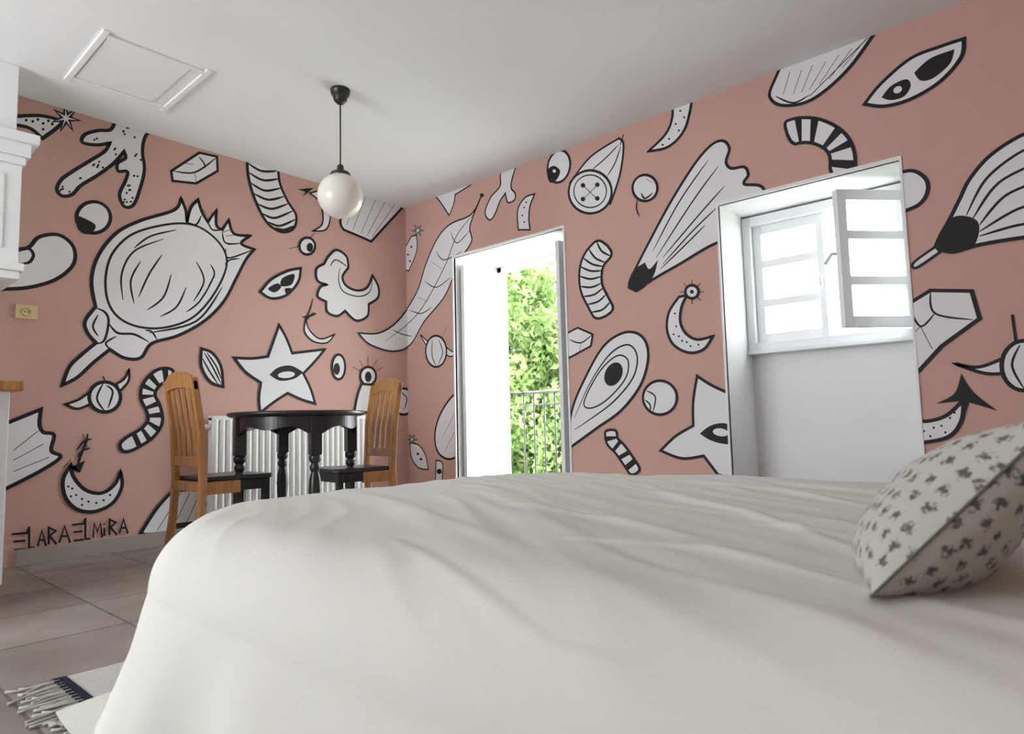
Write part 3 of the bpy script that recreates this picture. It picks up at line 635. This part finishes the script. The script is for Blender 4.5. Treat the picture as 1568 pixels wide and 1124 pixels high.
for j in range(ny+1):
    for i in range(nx+1):
        a=(bx0+Rc-L)+(bx1-bx0-2*Rc+2*L)*i/nx; c=(by0+Rc-L)+(by1-by0-2*Rc+2*L)*j/ny
        ca=min(max(a,bx0+Rc),bx1-Rc); cc=min(max(c,by0+Rc),by1-Rc)
        ex,ey=a-ca,c-cc; d=math.hypot(ex,ey)
        q=(.85*a-.5*c); p=(.5*a+.85*c)
        u=(a-(bx0+bx1)/2)/((bx1-bx0)/2); v=(c-(by0+by1)/2)/((by1-by0)/2)
        crown=.014*max(0,1-u*u)*max(0,1-v*v)
        w1=noise.noise(Vector((q*3.2+.6*noise.noise(Vector((p*1.5,q,5))),p*.8,1.3)))
        w2_=noise.noise(Vector((q*9.0+.8*noise.noise(Vector((p*2,q*2,7))),p*1.3,4.1)))
        mk=.35+.65*max(0,noise.noise(Vector((a*1.5,c*1.5,21)))+.4)
        wr=.005*ridge(w1)+.005*ridge(w2_)*mk+.004*noise.noise(Vector((q*18,p*2.5,4)))*mk+.007*noise.noise(Vector((a*2,c*2,9)))+creases(a,c)
        z=ZT+crown+wr-.004; x,y=ca,cc
        fr=Rc-Rr
        if d>1e-6:
            dx,dy=ex/d,ey/d
            if d<fr: x+=ex; y+=ey
            else:
                d2=d-fr
                if d2<Rr*math.pi/2: out=Rr*math.sin(d2/Rr); drop=Rr*(1-math.cos(d2/Rr))
                else:
                    e=d2-Rr*math.pi/2; fl=.22+.34*abs(dx*dy)
                    out=Rr+e*fl; drop=Rr+e*math.sqrt(1-fl*fl)
                    s_=math.atan2(dy,dx)*.45+(cc-ca)
                    fold=(noise.noise(Vector((s_*5,e*.8,2)))+.5*math.sin(15*s_))*min(1,e/.2)
                    out+=.03*fold
                z=max(.02,z-drop); x+=dx*(fr+out); y+=dy*(fr+out)
        vs.append((x,y,z))
for j in range(ny):
    for i in range(nx):
        k=j*(nx+1)+i; fs.append((k,k+1,k+nx+2,k+nx+1))
b=MB(); b.add(vs,fs,DUV,True); dv=b.obj('duvet',0,bed)
if dv.data.polygons[ (ny//2)*nx+nx//2 ].normal.z<0: dv.data.flip_normals()

def pillow(name,sx,sy,t,M,pipe=None,pw=(4,.6)):
    b=MB(); n=44; uvs=[]
    def P(u,v,sgn):
        pin=1-.07*(1-abs(u)**2)*abs(v)**3; pin2=1-.07*(1-abs(v)**2)*abs(u)**3
        x=u*sx/2*pin2; y=v*sy/2*pin
        h=t/2*((1-abs(u)**pw[0])**pw[1])*((1-abs(v)**pw[0])**pw[1])*(1+.06*noise.noise(Vector((u*2,v*2,sgn))))+.003*noise.noise(Vector((u*7,v*7,sgn*3)))*(1-u*u)*(1-v*v)
        return Vector((x,y,sgn*h))
    for sgn in (1,-1):
        G=[[P(-1+2*i/n,-1+2*j/n,sgn) for i in range(n+1)] for j in range(n+1)]
        U=[[0]*(n+1) for _ in range(n+1)]; V=[[0]*(n+1) for _ in range(n+1)]; h=n//2
        for j in range(n+1):
            for i in range(h+1,n+1): U[j][i]=U[j][i-1]+(G[j][i]-G[j][i-1]).length
            for i in range(h-1,-1,-1): U[j][i]=U[j][i+1]-(G[j][i]-G[j][i+1]).length
        for i in range(n+1):
            for j in range(h+1,n+1): V[j][i]=V[j-1][i]+(G[j][i]-G[j-1][i]).length
            for j in range(h-1,-1,-1): V[j][i]=V[j+1][i]-(G[j][i]-G[j+1][i]).length
        vs=[G[j][i] for j in range(n+1) for i in range(n+1)]; uvs+=[(U[j][i]+sgn*3,V[j][i],0) for j in range(n+1) for i in range(n+1)]
        fs=[(j*(n+1)+i,j*(n+1)+i+1,(j+1)*(n+1)+i+1,(j+1)*(n+1)+i) for j in range(n) for i in range(n)]
        if sgn<0: fs=[f[::-1] for f in fs]
        b.add(vs,fs,M,True)
    if pipe:
        pr=[P(-1+2*i/n,-1,1) for i in range(n)]+[P(1,-1+2*i/n,1) for i in range(n)]+[P(1-2*i/n,1,1) for i in range(n)]+[P(-1,1-2*i/n,1) for i in range(n+1)]
        b.tube([(p[0],p[1],0) for p in pr],.0015,pipe,8)
    uvs+=[(0,0,0)]*(len(b.v)-len(uvs))
    o=b.obj(name)
    at=o.data.attributes.new('cloth_uv','FLOAT_VECTOR','POINT')
    for k,q in enumerate(uvs): at.data[k].vector=q
    return o
PIPE=mat('dark_piping',(0.12,0.12,0.11),.8,.2,.1,30)
c=pillow('throw_pillow',.42,.25,.135,CUSH,PIPE,(2.4,.62))
e2=Vector((.34,-.61,.68)).normalized(); v_=Vector((1,.07,0)); e1=(v_-e2*v_.dot(e2)).normalized(); nn=e1.cross(e2)
R=Matrix((e1,e2,nn)).transposed().to_4x4(); R.translation=Vector((.72,.178,.508))+e1*.205+e2*.122; c.matrix_world=R
for i,x in enumerate((1.02,1.70)):
    p=pillow('pillow',.62,.42,.15,DUV); p.location=(x,-.38,.60); p.rotation_euler=(math.radians(-8),0,0)

# ---------------- rug -----------------
b=MB(); r0x,r1x,r0y,r1y=.56,2.0,1.70,2.22
b.box((r0x,r0y,0),(r1x,r1y,.010),RUGC)
b.box((.565,r0y,.009),(.585,r1y,.0125),NAVY)
random.seed(8)
nf=40
for i in range(nf):
    y=r0y+(r1y-r0y)*(i+.5)/nf
    l=random.uniform(.07,.13); dy=random.uniform(-.03,.03)
    b.tube([(r0x+.005,y,.008),(r0x-l*.4,y+dy*.5,.009),(r0x-l*.8,y+dy,.006),(r0x-l,y+dy*1.6,.005)],.004,RUGC,6,[.005,.0035,.003,.0045])
    if i%2: b.box((r0x-.010,y-.006,.009),(r0x+.01,y+.006,.013),NAVY)
b.obj('rug')
